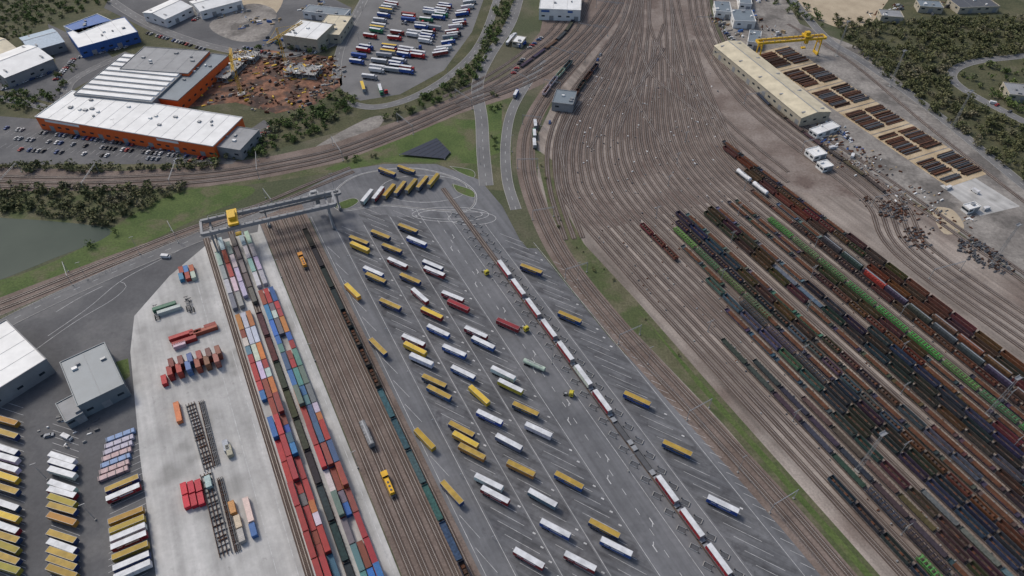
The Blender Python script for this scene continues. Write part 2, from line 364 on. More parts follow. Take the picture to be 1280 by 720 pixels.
# ---------------- vehicles etc ----------------
def trailer(roof,band=None,L=13.6):
    b=MB()
    b.box((0,0,2.62),(L,2.52,2.66),'obj')
    b.box((0,0,3.985),(L-.04,2.48,.06),roof)
    for y in (-1.24,1.24): b.box((0,y,3.98),(L+.02,.1,.12),'steel'); b.box((0,y,1.28),(L+.02,.1,.14),'steel')
    for x in (-L/2,L/2): b.box((x,0,3.98),(.1,2.5,.12),'steel')
    for k in range(1,6):
        for y in (-1.275,1.275): b.box((-L/2+k*L/6,y,2.6),(.07,.04,2.5),'steel')
    b.box((-L/2-.03,-.63,2.6),(.05,1.15,2.5),'steel'); b.box((-L/2-.03,.63,2.6),(.05,1.15,2.5),'steel')
    if band:
        for y in (-1.28,1.28):
            b.box((1.0,y,3.0),(5.5,.03,.8),band); b.box((-3.8,y,3.0),(2.2,.03,.55),band)
    for y in (-.45,.45): b.box((-.3,y,1.1),(L-1.2,.16,.3),'dgrey')
    for x in (-5.2,-3.9,-2.6):
        b.box((x,0,.52),(.16,2.0,.16),'dgrey')
        for y in (-1.05,1.05): b.cyl((x,y-.2,.52),(x,y+.2,.52),.52,'tyre',10)
    for y in (-.8,.8): b.box((3.6,y,.6),(.18,.18,1.1),'dgrey'); b.box((3.6,y,.06),(.4,.35,.1),'dgrey')
    b.box((-L/2+.1,0,.75),(.12,2.4,.2),'dgrey'); b.box((.6,0,.85),(2.6,2.2,.5),'dgrey')
    return b.mesh("semi_trailer")
T={'w':trailer('wroof','wroof'),'n':trailer('wroof'),'sn':trailer('objr'),'o':trailer('ochre','ochre'),'y':trailer('yel')}
def tankt():
    b=MB(); b.cyl((-6,0,2.3),(6,0,2.3),1.2,'obj',14); b.box((0,0,1.0),(12.4,1.0,.3),'dgrey')
    for x in (-5,-3.7,-2.4):
        for y in (-1.05,1.05): b.cyl((x,y-.2,.52),(x,y+.2,.52),.52,'tyre',10)
    for x in (-3,0,3): b.cyl((x,0,3.4),(x,0,3.7),.35,'steel',8)
    b.box((0,0,3.56),(9,.5,.05),'steel'); b.box((4,0,.6),(.3,1.6,1.1),'dgrey'); return b.mesh("tank_trailer")
TANK=tankt()
YE=(.62,.38,.04);OC=(.4,.25,.03);NB=(.025,.05,.15);BL=(.03,.1,.38);WH=(.66,.66,.66);RD=(.3,.02,.03);OR=(.5,.2,.04)
code={'yb':('o',NB),'yy':('y',YE),'wb':('w',BL),'wr':('w',RD),'ww':('n',WH),'wy':('n',YE),'rr':('sn',RD),'gb':('n',(.12,.17,.27)),'oo':('sn',OC),'or':('o',OR),'wn':('n',NB),'ry':('y',RD),'ob':('o',(.02,.08,.28))}
def tr(u,v,c,hd=None):
    p=G(u,v,2.0)
    if c=='tk': putk("tank_trailer",TANK,(*p,.06),HD,(.45,.55,.45)); return
    me,cc=code[c]; h=(HD if hd is None else hd)+U(-.03,.03)
    cc=tuple(min(1,x*U(.8,1.2)) for x in cc)
    putk("semi_trailer",T[me],(p[0],p[1],.06),h,cc)
A="""449,302,yb 450,310,yy 476,295,yb 490,312,yb 510,287,yb 521,303,wb 497,330,wr 467,341,wb 470,349,yb 488,382,yb 513,350,yb 541,333,wn 543,341,wr 566,372,wr 573,383,rr 540,393,ry 548,415,wb 517,427,wr 519,437,yy 527,451,ww 568,440,wb 595,417,wr 604,430,wb 579,467,wb 543,478,yb 549,492,ob 629,468,ww 638,484,wy 612,523,wb 635,407,rr 668,456,tk 657,513,yb 673,539,ww 664,338,yb 712,398,ob 796,500,ob 577,538,yb 582,551,yy 590,566,or 636,554,gb 651,587,or 611,604,ww 619,620,wr 678,624,gb 711,602,ob 694,662,wb 755,662,yb 770,685,wb 725,703,wr 661,699,wr 846,562,ob 903,632,wb 484,216,yb 508,213,yb"""
for e in A.split():
    u,v,c=e.split(','); tr(float(u),float(v),c)
for e in "441,365,yy 473,435,yb 531,550,oo 565,617,yb 599,495,yy 525,371,wr".split():
    u,v,c=e.split(','); tr(float(u),float(v),c,math.radians(-48))
for k in range(7):
    a=G(453+k*13.8,254-k*3.6);c=G(465+k*13.8,239-k*3.6)
    hd=math.atan2(c[1]-a[1],c[0]-a[0]); tr(459+k*13.8,246.5-k*3.4,['ww','wr','oo','yb','oo','yb','oo'][k],hd)
h1=math.radians(-16)
for y,c in zip((527,543,563,573,585,597,612,632,646,660,672,684,698,710),"oo yb wn ww ww yy yb wn yy wr yb oo yb oo".split()): tr(8,y,c,h1)
for y,c in zip((574,582,592,609,617,627,637,650,672,684,694,705,716),"ww wn ww ww wr oo yb oo yb wn yb yb oo".split()): tr(79,y,c,h1)
h3=math.radians(28)
for y,c in zip((606,617,646,657,667,677,690,703,714),"yb wr oo oo ww wr oo wn ww".split()): tr(154+(y-606)*.12,y,c,h3)
def cab(b,x,m='obj'):
    b.box((x,0,2.0),(2.1,2.45,2.3),m); b.box((x+.1,0,3.35),(1.6,2.2,.45),m,top=.85); b.box((x+1.06,0,2.45),(.04,2.2,.9),'glass')
    for y in (-1.24,1.24): b.box((x+.4,y,2.4),(.8,.03,.7),'glass')
    b.box((x-1.6,0,.95),(5,.9,.3),'dgrey'); b.box((x+1.1,0,.7),(.15,2.4,.5),'dgrey')
    for xx in (x+.2,x-3.2):
        for y in (-1.05,1.05): b.cyl((xx,y-.18,.5),(xx,y+.18,.5),.5,'tyre',10)
def lorry():
    b=MB(); cab(b,7.4); b.box((-1,0,2.62),(13.4,2.5,2.66),'obj'); b.box((-1,0,3.98),(13.36,2.44,.06),'wroof')
    b.box((-1.6,0,1.1),(12,1.1,.3),'dgrey')
    for x in (-6.2,-4.9,-3.6):
        for y in (-1.05,1.05): b.cyl((x,y-.2,.52),(x,y+.2,.52),.52,'tyre',10)
    b.box((-7.73,0,2.6),(.05,2.3,2.4),'steel'); b.box((-.2,0,.8),(2.6,2.2,.5),'dgrey')
    return b.mesh("lorry")
LORRY=lorry()
b=MB(); cab(b,1.2); b.box((-1.6,0,1.25),(1.2,1.2,.25),'steel'); TRAC=b.mesh("terminal_tractor")
def carm():
    b=MB(); b.box((0,0,.62),(4.4,1.8,.62),'obj',top=.97); b.box((-.2,0,1.18),(2.5,1.6,.5),'glass',top=.8); b.box((-.2,0,1.445),(1.9,1.3,.05),'obj')
    for x in (-1.35,1.35):
        for y in (-.82,.82): b.cyl((x,y-.1,.33),(x,y+.1,.33),.33,'tyre',8)
    return b.mesh("parked_car")
CAR=carm()
def van():
    b=MB(); b.box((-.5,0,1.35),(4.4,2.0,1.9),'obj'); b.box((2.1,0,.95),(1.0,1.9,1.1),'obj',top=.85); b.box((1.73,0,1.8),(.1,1.7,.7),'glass')
    for x in (-1.7,1.7):
        for y in (-.9,.9): b.cyl((x,y-.12,.38),(x,y+.12,.38),.38,'tyre',8)
    return b.mesh("delivery_van")
VAN=van()
for u,v in ((607,342),(656,412),(711,494)): putk("terminal_tractor",TRAC,G(u,v),U(-1,0),(.6,.5,.05))
CC=[WH,(.4,.4,.4),(.1,.1,.11),(.03,.03,.035),(.3,.3,.32),(.35,.03,.03),(.04,.08,.22),(.25,.27,.3)]
def cars(p0,p1,n,hd,occ=.7):
    a=np.array(G(*p0));c=np.array(G(*p1))
    for k in range(n):
        if R()<occ:
            p=a+(c-a)*k/(n-1); putk("parked_car",CAR,(p[0],p[1],.06),hd+U(-.04,.04)+(math.pi if R()<.5 else 0),random.choice(CC))
cars((4,160),(250,192),50,math.radians(72),.6); cars((6,172),(260,199),50,math.radians(72),.5); cars((4,186),(250,203),44,math.radians(72),.3)
cars((300,192),(338,160),14,.2,.7); cars((70,100),(92,75),12,.3,.8); cars((5,112),(62,92),14,1.2,.8); cars((100,72),(165,58),18,1.2,.7)
cars((185,42),(255,62),18,1.2,.8); cars((240,28),(262,12),10,.2,.7); cars((350,60),(395,66),12,1.2,.7); cars((305,60),(345,70),10,1.3,.8)
cars((655,72),(640,95),9,.1,.6); cars((662,60),(676,48),6,.1,.8); cars((740,88),(752,66),8,1.2,.3); cars((690,148),(668,190),8,1.5,.3)
cars((905,40),(925,58),8,.3,.8); cars((1050,165),(1062,175),6,1,.8); cars((62,545),(70,600),6,.3,.3); cars((1238,128),(1262,140),4,.6,.6)
putk("delivery_van",VAN,G(208,322),-.1,WH); putk("delivery_van",VAN,G(1241,130),-.4,WH); putk("delivery_van",VAN,G(85,548),-.4,WH)
for u,v,h in ((1185,236,.5),(1232,262,.4),(1218,240,2),(1040,186,.3),(1065,196,1.1),(860,300,0)):
    if u>900: putk("delivery_van",VAN,G(u,v),h,WH)
LC=[WH,WH,(.4,.4,.42),(.5,.03,.03),(.04,.1,.35),(.04,.1,.35),(.3,.32,.34),(.03,.04,.07),(.05,.25,.12),(.3,.05,.04)]
for (a,c,dh) in [((445,80),(492,4),-.15),((462,103),(515,18),-.1),((487,98),(540,12),-.1),((508,92),(560,6),-.1),((552,70),(590,0),.5),((455,112),(492,118),.6)]:
    A0=np.array(G(*a));C0=np.array(G(*c)); base=math.atan2(*(C0-A0)[::-1])
    L=np.hypot(*(C0-A0)); n=int(L/4.6)
    for k in range(n):
        if R()<.66:
            p=A0+(C0-A0)*k/n+np.array([U(-1.5,1.5),0]); h=base-math.pi/2+dh+U(-.06,.06)
            z=R()
            if z<.6: put("lorry",LORRY,(p[0],p[1],.06),h,random.choice(LC),(K*.8,K,K))
            elif z<.85: putk("semi_trailer",random.choice([T['n'],T['sn'],T['y']]),(p[0],p[1],.06),h,random.choice(LC))
            else: putk("terminal_tractor",TRAC,(p[0],p[1],.06),h,random.choice(LC))
for u,v,hd in ((636,55,1.2),(640,50,1.2),(652,58,.9),(668,182,1.6),(668,170,1.6),(669,158,1.6),(641,48,1.0),(645,120,1.3)): put("lorry",LORRY,G(u,v),hd,random.choice(LC),(.55,.8,.8))
def container(L):
    b=MB(); W=2.44;h=2.6
    b.box((0,0,h/2),(L-.12,W-.12,h-.1),'obj')
    for x in (-L/2+.08,L/2-.08):
        for y in (-W/2+.08,W/2-.08): b.box((x,y,h/2),(.16,.16,h),'obj')
        b.box((x,0,h-.06),(.14,W-.3,.12),'obj')
    for y in (-W/2+.05,W/2-.05): b.box((0,y,h-.06),(L-.3,.1,.12),'obj'); b.box((0,y,.08),(L-.3,.1,.16),'obj')
    n=int(L/.8)
    for k in range(n):
        x=-L/2+.5+k*(L-1)/(n-1); b.box((x,0,h-.045),(.3,W-.25,.05),'objr'); 
        for y in (-1,1): b.box((x,y*(W/2-.05),h/2),(.3,.05,h-.4),'objr')
    for y in (-.85,-.3,.3,.85): b.cyl((L/2-.03,y,.2),(L/2-.03,y,h-.2),.04,'steel',4)
    return b.mesh("shipping_container")
C40=container(12.19);C20=container(6.06)
CCOL=[(.36,.03,.028),(.34,.025,.03),(.38,.03,.035),(.24,.045,.03),(.02,.09,.3),(.03,.17,.42),(.03,.14,.36),(.04,.1,.18),(.55,.56,.56),(.5,.5,.48),(.08,.22,.22),(.5,.16,.04),(.14,.15,.16),(.4,.04,.05),(.28,.05,.04)]
def cont(p,hd,c=None,L=40,z=.07):
    c=c or random.choice(CCOL)
    putk("shipping_container",C40 if L==40 else C20,(p[0],p[1],z),hd,tuple(x*U(.8,1.15) for x in c))
SK=2.6*K+.02
for q in (-15.2,-12.7,-10.2,-1.8,.7,3.2):
    s=-50; top=255 if q<-8 else 268; last=None
    while s<top-6:
        if R()<.955:
            n=1 if R()<.5 else 2
            if s>200: n=1
            if R()<.3 or last is None: last=random.choice(CCOL)
            if R()<.8:
                for k in range(n): cont(Q(q+U(-.1,.1),s),YH,last if k==n-1 else None,40,.07+k*SK)
            else:
                for k in range(n): cont(Q(q,s-2.7),YH,None,20,.07+k*SK); cont(Q(q,s+2.7),YH,None,20,.07+k*SK)
            if R()<.6: last=None
        s+=11.0
for q,s0,s1,cs in ((-15.2,262,312,[(.3,.31,.33),(.5,.5,.5),(.15,.17,.2)]),(-12,262,312,[(.55,.55,.53),(.3,.31,.33),(.36,.06,.04)]),(-9,268,312,[(.2,.2,.2),(.5,.5,.5)]),(-1.5,272,315,[(.55,.55,.55),(.3,.4,.38)]),(1.5,272,315,[(.5,.5,.48),(.45,.45,.45)]),(-5.8,262,310,[(.1,.1,.1),(.2,.2,.2)])):
    s=s0
    while s<s1: cont(Q(q,s),YH,random.choice(cs),40,.3); s+=11.2
hn=TH
LR=(.38,.06,.045)
for u,v,hd,c,L in [(228,341,YH,(.4,.05,.04),20),(234,340,YH,(.05,.2,.4),20),(241,339,YH,(.5,.1,.05),20),(228,349,YH,(.06,.22,.42),20),(236,348,YH,(.4,.05,.04),20),(243,347,YH,(.5,.5,.5),20),
  (207,386,hn,(.08,.2,.12),40),(213,390,hn,(.5,.5,.5),40),(228,422,hn,LR,40),(232,429,hn,(.3,.04,.04),40),(226,434,hn,(.6,.5,.5),20),(246,418,hn,(.3,.04,.03),20),(258,415,hn,(.4,.12,.07),40),(264,410,hn,(.3,.06,.05),20),
  (207,478,YH,(.5,.03,.03),20)]:
    cont(G(u,v),hd,c,L)
for k,c in enumerate([(.3,.04,.035),(.36,.06,.05),(.1,.2,.35),(.4,.08,.06),(.25,.1,.07),(.38,.14,.1)]):
    for z in range(2):
        cont(G(216+k*11.5,471-k*3.2),YH,c,20,.07+SK*z); cont(G(218+k*11.5,461-k*3.2),YH,tuple(x*U(.7,1.2) for x in c),20,.07+SK*z)
for a in range(3):
    for c in range(2):
        cont(G(232+a*9+c*3,606-a*2+c*16+8),YH,(.55,.02,.04),20,.07)
for u,v,c,L in [(224,518,(.6,.2,.08),40),(284,560,(.5,.5,.46),20),(292,637,(.55,.25,.08),20),(312,640,(.65,.65,.6),40),(299,655,(.55,.5,.42),20),(318,665,(.05,.16,.4),20),(303,672,(.45,.4,.35),20),(262,605,(.5,.5,.5),20),(288,566,(.4,.35,.25),20)]:
    cont(G(u,v),YH,c,L)
def racks(p0,p1,w):
    a=Vector((*G(*p0),0));c=Vector((*G(*p1),0)); L=(c-a).length; hd=math.atan2(c.y-a.y,c.x-a.x); b=MB()
    for y in (-w/2,-w/6,w/6,w/2): b.box((0,y,.6),(L,.25,.5),random.choice(['dgrey','rustd']))
    k=0
    while k<L-2:
        b.box((-L/2+k+1,U(-.3,.3),.35),(U(.2,.5),w*U(.8,1.1),U(.3,.7)),random.choice(['rustd','dgrey','dgrey','grey'])); k+=U(1.2,2.8)
    m=(a+c)/2; b.obj("container_chassis_rack",(m.x,m.y,.06),hd)
racks((238,505),(262,588),3.4); racks((252,502),(272,582),1.8); racks((258,592),(283,695),4.0); racks((275,598),(298,690),1.8)
for k in range(7):
    b=MB(); b.box((0,0,.9),(11,2.1,1.4),'obj',top=.97)
    for x in (-5,-2,1,4): b.box((x,0,.9),(.2,2.3,1.7),'dgrey')
    o=b.obj("stacked_flat_rack",(*G(152-k*1.5,546+k*8),0),h3); o.color=random.choice([(.2,.3,.5,1),(.5,.35,.35,1),(.45,.42,.5,1)])
def chassis():
    b=MB()
    for y in (-.5,.5): b.box((0,y,1.1),(12.2,.2,.35),'dgrey')
    for x in (-5.8,-2,2,5.8): b.box((x,0,1.2),(.25,2.4,.25),'dgrey')
    for x in (-5,-3.7,-2.4):
        for y in (-1.05,1.05): b.cyl((x,y-.2,.52),(x,y+.2,.52),.52,'tyre',10)
    b.box((4,0,.5),(.2,1.6,.9),'dgrey'); return b.mesh("container_chassis")
CH=chassis()
for u,v in ((235,381),(239,383),(196,392)): putk("container_chassis",CH,G(u,v),YH)
# ---------------- wagons ----------------
def under(b,L):
    b.box((0,0,1.05),(L,2.3,.3),'dgrey')
    for x in (-L/2+2.2,L/2-2.2):
        b.box((x,0,.7),(2.6,1.9,.35),'dgrey')
        for dx in (-.9,.9):
            for y in (-.75,.75): b.cyl((x+dx,y-.07,.66),(x+dx,y+.07,.66),.46,'rust',10)
    for x in (-1,1):
        for y in (-.85,.85): b.cyl((x*L/2,y,1.05),(x*(L/2+.55),y,1.05),.2,'dgrey',8)
def gondola(L=13.5,h=1.9,ld=.5):
    b=MB(); under(b,L)
    b.box((0,0,1.24),(L-.2,2.5,.08),'inner')
    for y in (-1.38,1.38):
        b.box((0,y,1.25+h/2),(L,.1,h),'objw')
        for k in range(9): b.box((-L/2+.4+k*(L-.8)/8,y*1.04,1.2+h/2),(.16,.1,h),'objw')
        b.box((0,y,1.3+h),(L+.05,.2,.1),'objw')
    for x in (-L/2,L/2): b.box((x,0,1.25+h/2),(.1,2.7,h),'objw')
    for k in range(5): b.box((-L*.36+k*L*.18,U(-.3,.3),1.3+ld/2),(L*.14,1.9,ld*U(.5,1.4)),random.choice(['rust','rustd','inner']),top=.7)
    return b.mesh("gondola_wagon")
def flat(L=18,load=True):
    b=MB(); under(b,L); b.box((0,0,1.26),(L,2.7,.12),'objw')
    for k in range(9):
        for y in (-1.4,1.4): b.box((-L/2+.8+k*(L-1.6)/8,y,1.7),(.14,.12,1.0),'objw')
    for x in (-L/2,L/2): b.box((x,0,1.6),(.12,2.7,.7),'objw')
    if load:
        for k in range(5): b.cyl((-L*.4,-.9+k*.45,1.55),(L*.38,-.9+k*.45,1.55),.2,'rust',6)
        for x in (-4,0,4): b.box((x,0,1.45),(.3,2.5,.2),'timber')
    return b.mesh("flat_wagon")
def covered(L=14.5):
    b=MB(); under(b,L); b.box((0,0,2.35),(L-.4,2.75,2.3),'objw')
    n=7; pts=[]
    for k in range(n): 
        t=math.pi*k/(n-1); pts.append((math.cos(t)*1.37,3.5+math.sin(t)*.6))
    for k in range(n-1):
        y0,z0=pts[k];y1,z1=pts[k+1]; x=L/2-.2
        b.poly([(-x,y0,z0),(x,y0,z0),(x,y1,z1),(-x,y1,z1)],'objw')
    for x in (-L/2+.2,L/2-.2): b.poly([(x,y,z) for y,z in pts],'objw')
    for k in range(8): b.box((-L/2+1+k*(L-2)/7,0,3.2),(.12,2.85,1.6),'objw')
    b.box((0,0,4.15),(L-1,.5,.06),'steel'); return b.mesh("covered_wagon")
def tankw(L=14.5):
    b=MB(); under(b,L); b.cyl((-L/2+1,0,2.65),(L/2-1,0,2.65),1.4,'objr',16)
    for x in (-1,1): b.cyl((x*(L/2-1),0,2.65),(x*(L/2-.6),0,2.65),1.4,'objr',16,.8)
    b.cyl((0,0,4),(0,0,4.4),.5,'steel',10); b.box((0,0,4.1),(7,.5,.06),'steel')
    for x in (-4,4): b.box((x,0,1.5),(.5,2.4,.7),'dgrey')
    return b.mesh("tank_wagon")
def carrier(L=20):
    b=MB(); under(b,L)
    b.box((0,0,1.3),(L,2.8,.12),'inner')
    for y in (-1.35,1.35):
        b.box((0,y,2.9),(L,.2,.22),'objw'); b.box((0,y,1.5),(L,.12,.4),'objw')
        for k in range(7):
            x=-L/2+.3+k*(L-.6)/6; b.box((x,y,2.1),(.2,.16,1.6),'objw')
            if k<6: b.beam((x,y,1.5),(x+(L-.6)/6,y,2.9),.12,'objw')
    for k in range(11): b.box((-L/2+1+k*(L-2)/10,0,2.92),(.5,2.6,.1),'objw')
    return b.mesh("car_carrier_wagon")
def loco(L=13):
    b=MB(); under(b,L); b.box((-1.5,0,2.2),(L-5,2.0,2.0),'obj'); b.box((L/2-2.2,0,2.6),(2.6,2.7,2.8),'obj',top=.93)
    b.box((L/2-2.2,0,3.2),(2.66,2.5,.8),'glass'); b.box((L/2-2.2,0,4.05),(2.8,2.8,.14),'obj')
    for k in range(3): b.cyl((-4+k*2,0,3.2),(-4+k*2,0,3.45),.5,'dgrey',10)
    for y in (-1.3,1.3): b.box((0,y,1.9),(L-.5,.06,.06),'yellow')
    return b.mesh("locomotive")
GO,FL,FE,CO,TW,CA,LO=gondola(),flat(),flat(18,False),covered(),tankw(),carrier(),loco()
GO2=gondola(11,1.3,1.0)
W={'g':(GO,14.8,"gondola_wagon"),'f':(FL,19.3,"flat_wagon"),'e':(FE,19.3,"flat_wagon"),'c':(CO,15.8,"covered_wagon"),'t':(TW,15.8,"tank_wagon"),'a':(CA,21.3,"car_carrier_wagon"),'h':(GO2,12.3,"gondola_wagon")}
DK=(.045,.05,.06);NV=(.055,.07,.1);RU=(.15,.065,.043);BR=(.09,.058,.045);GN=(.1,.25,.07);GB=(.11,.135,.155);RW=(.33,.04,.03);TL=(.06,.12,.14);BLK=(.025,.026,.03)
def row(q,s0,s1,types,cols,gap=.06,run=4,z=.16):
    s=s1; 
    while s>s0:
        t=random.choice(types);c=random.choice(cols)
        if c is GN: t='a'
        for _ in range(random.randint(2,run+2)):
            me,L,nm=W[t]; L*=K
            if s<s0: break
            putk(nm,me,(*Q(q,s-L/2),z),YH,tuple(x*U(.65,1.4) for x in c)); s-=L
        if R()<gap: s-=U(10,45)
def curverow(line,off,d0,n,t,c,z=.25):
    me,L,nm=W[t]; L*=K*1.02; l=offs(resample(line,2.0),off); d=np.r_[0,np.cumsum(np.hypot(*(np.diff(l,axis=0).T)))]
    for k in range(n):
        a=d0+k*L; p=[np.array([np.interp(x,d,l[:,0]),np.interp(x,d,l[:,1])]) for x in (a-L*.35,a+L*.35)]
        m=(p[0]+p[1])/2; h=math.atan2(*(p[1]-p[0])[::-1]); putk(nm,me,(m[0],m[1],z),h,tuple(x*U(.7,1.3) for x in (c if not isinstance(c,list) else random.choice(c))))
q=lambda i:q0+dq*i
row(q(1),-70,62,'ge',[DK,BR]); row(q(3),-70,136,'ae',[GN,DK,BR],.1); row(q(4),-70,120,'gfe',[DK,GB,BR],.1); row(q(2),-70,25,'ae',[GN,GN,BR])
row(q(5),-70,95,'gfe',[NV,BR],.1)
row(q(6),192,220,'h',[RU]); row(q(6),-70,150,'gfh',[NV,BR,DK],.12); row(q(7),-70,170,'ge',[DK,GB,BR]); row(q(8),-70,196,'gaf',[GN,DK,BR,NV],.15)
row(q(9),150,209,'a',[GN]); row(q(9),-70,145,'gf',[DK,GB,BR]); row(q(10),-70,213,'ghf',[DK,GB,RU],.05); row(q(11),-70,219,'gf',[DK,NV,BR],.05); row(q(12),-70,216,'ghf',[NV,BR,GB],.05)
row(q(14),-70,212,'gf',[BR,RU,DK],.04); row(q(15),-70,214,'ge',[DK,BR,GB],.04); row(q(16),-70,213,'gf',[GB,DK,RU],.05)
row(q(18),-60,214,'hgf',[RU,BR,DK],.04); row(q(19),-60,213,'gf',[BR,DK,GB],.04); row(q(20),-60,192,'ag',[GN,BR,DK,DK],.1)
row(q(22),-50,216,'ghf',[RU,BR],.05); row(q(23),-50,200,'cgf',[BR,DK,GB],.05); row(q(24),-50,140,'gc',[RU,BR,RU],.07); row(q(24),176,232,'tg',[(.25,.25,.25),RU])
row(q(25),-40,257,'hg',[RU,BR,BR]); row(q(26),-40,263,'gf',[DK,BR,RU],.04)
row(q(21),0,70,'f',[DK]); row(q(17),40,110,'g',[NV]); row(q(13),-60,60,'gf',[BR,DK])
putk("tank_wagon",TW,(*Q(q(23),214),.16),YH,(.75,.75,.75)); putk("tank_wagon",TW,(*Q(q(23),228),.16),YH,(.75,.75,.75))
putk("covered_wagon",CO,(*G(1092,353),.16),YH,RW)
curverow(Mn2,-4.6,150,4,'g',[RU,DK]); curverow(Cl2,6,75,6,'e',[DK,BR]); curverow(Rm,10.5,235,7,'e',[BR,DK]); curverow(Mn,3.2,470,4,'g',[WH,GB])
row(29.9,-70,300,'gehe',[TL,BLK,DK],.06); row(22.3,-70,40,'e',[BR])
putk("locomotive",LO,(*Q(17.8,QS(G(492,605))[1]),.16),YH,(.75,.42,.02)); putk("covered_wagon",CO,(*Q(17.8,QS(G(467,543))[1]),.16),YH,(.3,.3,.3)); putk("locomotive",LO,(*Q(22.3,QS(G(376,330))[1]),.16),YH,(.6,.25,.03))
row(-5.8,-60,250,'e',[BR,DK],.0)
def pocket():
    L=17; b=MB()
    for x in (-L/2+1.5,L/2-1.5):
        b.box((x,0,.75),(2.4,2,.4),'dgrey'); b.box((x,0,1.05),(2.6,2.3,.15),'steel')
        for dx in (-.8,.8):
            for y in (-.75,.75): b.cyl((x+dx,y-.07,.5),(x+dx,y+.07,.5),.45,'rust',10)
    for y in (-1.3,1.3): b.box((0,y,.6),(L-5,.2,.7),'dgrey')
    b.box((0,0,.3),(L-5,2.4,.15),'dgrey'); return b.mesh("pocket_wagon")
PK=pocket()
def ramp_():
    b=MB()
    for y in (-1.2,1.2): b.box((0,y,.2),(4.2,.22,.35),'steel'); b.box((1.9,y,.5),(.4,.35,.8),'dgrey')
    b.box((0,0,.12),(3,1.8,.14),'dgrey'); b.box((-2.0,0,.3),(.3,2.2,.4),'kerb'); return b.mesh("loading_ramp")
RP=ramp_()
sa=QS(G(627,338,2))[1]; sb=QS(G(768,525,2))[1]; sc_=QS(G(818,592,2))[1]
s=sa
while s>-70:
    putk("pocket_wagon",PK,(*Q(110.6,s),.12),YH)
    if s>sb or s<sc_:
        putk("semi_trailer",T['n'],(*Q(110.6,s),.1),YH,tuple(x*U(.8,1.2) for x in (RD if R()<.85 else WH)))
    s-=15.1
s=275
while s>-70:
    putk("loading_ramp",RP,(*Q(106.8,s),.06),HD+U(-.02,.02)); putk("loading_ramp",RP,(*Q(114.4,s-7),.06),HD+math.pi); s-=7.55
# ---------------- buildings ----------------
def building(name,c0,c1,c3,h,wall,roof,kind='flat',band=None,strips=0,win=True,vents=6,sheet=None):
    A=np.array(G(*c0,h));B=np.array(G(*c1,h));D=np.array(G(*c3,h))
    x=(B-A); L=np.hypot(*x); x/=L; y=np.array([-x[1],x[0]]); W=(D-A)@y
    if W<0: A,B=B,A; x=-x;y=-y; W=-W
    hd=math.atan2(x[1],x[0]); b=MB()
    b.box((L/2,W/2,h/2-.1),(L,W,h-.2),wall)
    if kind=='flat':
        b.box((L/2,W/2,h-.12),(L-.6,W-.6,.2),roof)
        for yy in (0.0,W): b.box((L/2,yy,h+.05),(L+.3,.3,.6),band or wall)
        for xx in (0.0,L): b.box((xx,W/2,h+.05),(.3,W-.3,.6),band or wall)
        for k in range(vents):
            b.box((U(.1,.9)*L,U(.15,.85)*W,h+.4),(U(1,2.6),U(1,2.2),.9),random.choice(['steel','grey','white']))
        n=int(L/9)
        for k in range(1,n): b.box((k*L/n,W/2,h-.0),(.12,W-1,.1),'grey')
    else:
        r=h+W*.09
        b.poly([(-.4,-.4,h-.1),(L+.4,-.4,h-.1),(L+.4,W/2,r),(-.4,W/2,r)],roof); b.poly([(-.4,W+.4,h-.1),(-.4,W/2,r),(L+.4,W/2,r),(L+.4,W+.4,h-.1)],roof)
        for xx in (0,L): b.poly([(xx,0,h-.2),(xx,W,h-.2),(xx,W/2,r-.05)],wall)
        b.box((L/2,W/2,r+.05),(L+.8,.6,.15),'steel')
        n=max(2,int(L/8))
        for k in range(n):
            xx=(k+.5)*L/n
            if k%3==0:
                for sg in (.22,.78):
                    zz=h+(r-h)*(1-abs(sg-.5)*2)+.06
                    b.box((xx,sg*W,zz),(1.2,W*.2,.1),'grey')
    for k in range(strips):
        yy=(k+.5)*W/strips; b.box((L/2,yy,h+.35),(L-2,W/strips*.6,.7),'white',top=.98)
    if win:
        n=max(2,int(L/6))
        for k in range(n):
            xx=(k+.5)*L/n
            for yy in (-.03,W+.03):
                if k%3==1: b.box((xx,yy,1.9),(3.4,.1,3.8),'steel' if wall!='steel' else 'dgrey')
                else: b.box((xx,yy,min(h-1.4,3.5)),(2.6,.08,1.2),'glass')
        n=max(2,int(W/7))
        for k in range(n):
            yy=(k+.5)*W/n
            for xx in (-.03,L+.03): b.box((xx,yy,min(h-1.4,3.5)),(.08,2.4,1.2),'glass')
    if sheet:
        b.box((L*.15,-.08,h-1.6),(L*.2,.12,1.6),sheet); b.box((L*.75,-.08,h-1.6),(L*.12,.12,1.6),sheet)
    return b.obj(name,(A[0],A[1],0),hd)
building("retail_warehouse",(44,146),(266,183),(112,117),9,'orange','white',band='white',vents=16,sheet='white')
building("retail_warehouse",(262,182),(300,188),(294,158),7,'grey','grey',vents=3)
building("retail_warehouse",(92,118),(190,128),(165,68),10,'grey','grey',strips=9,vents=0)
building("retail_warehouse",(192,122),(222,126),(258,66),9,'orange','gblue',band='grey',vents=5)
building("retail_warehouse",(150,86),(235,92),(172,58),11,'orange','grey',band='grey',vents=6)
building("warehouse",(6,97),(66,73),(-22,76),8,'grey','white','gable')
building("warehouse",(-30,78),(20,60),(-50,62),8,'grey','cream','gable')
building("warehouse",(38,64),(80,52),(28,46),7,'grey','lblue','gable')
building("warehouse",(98,60),(172,40),(84,40),8,'blue','white',band='blue',vents=4)
building("warehouse",(98,42),(140,26),(88,30),8,'white','blue',vents=3)
building("warehouse",(206,24),(240,8),(186,12),7,'white','white','gable')
building("warehouse",(250,14),(302,0),(236,2),7,'white','white','gable')
building("office_building",(353,44),(396,50),(370,24),10,'beige','white',vents=5)
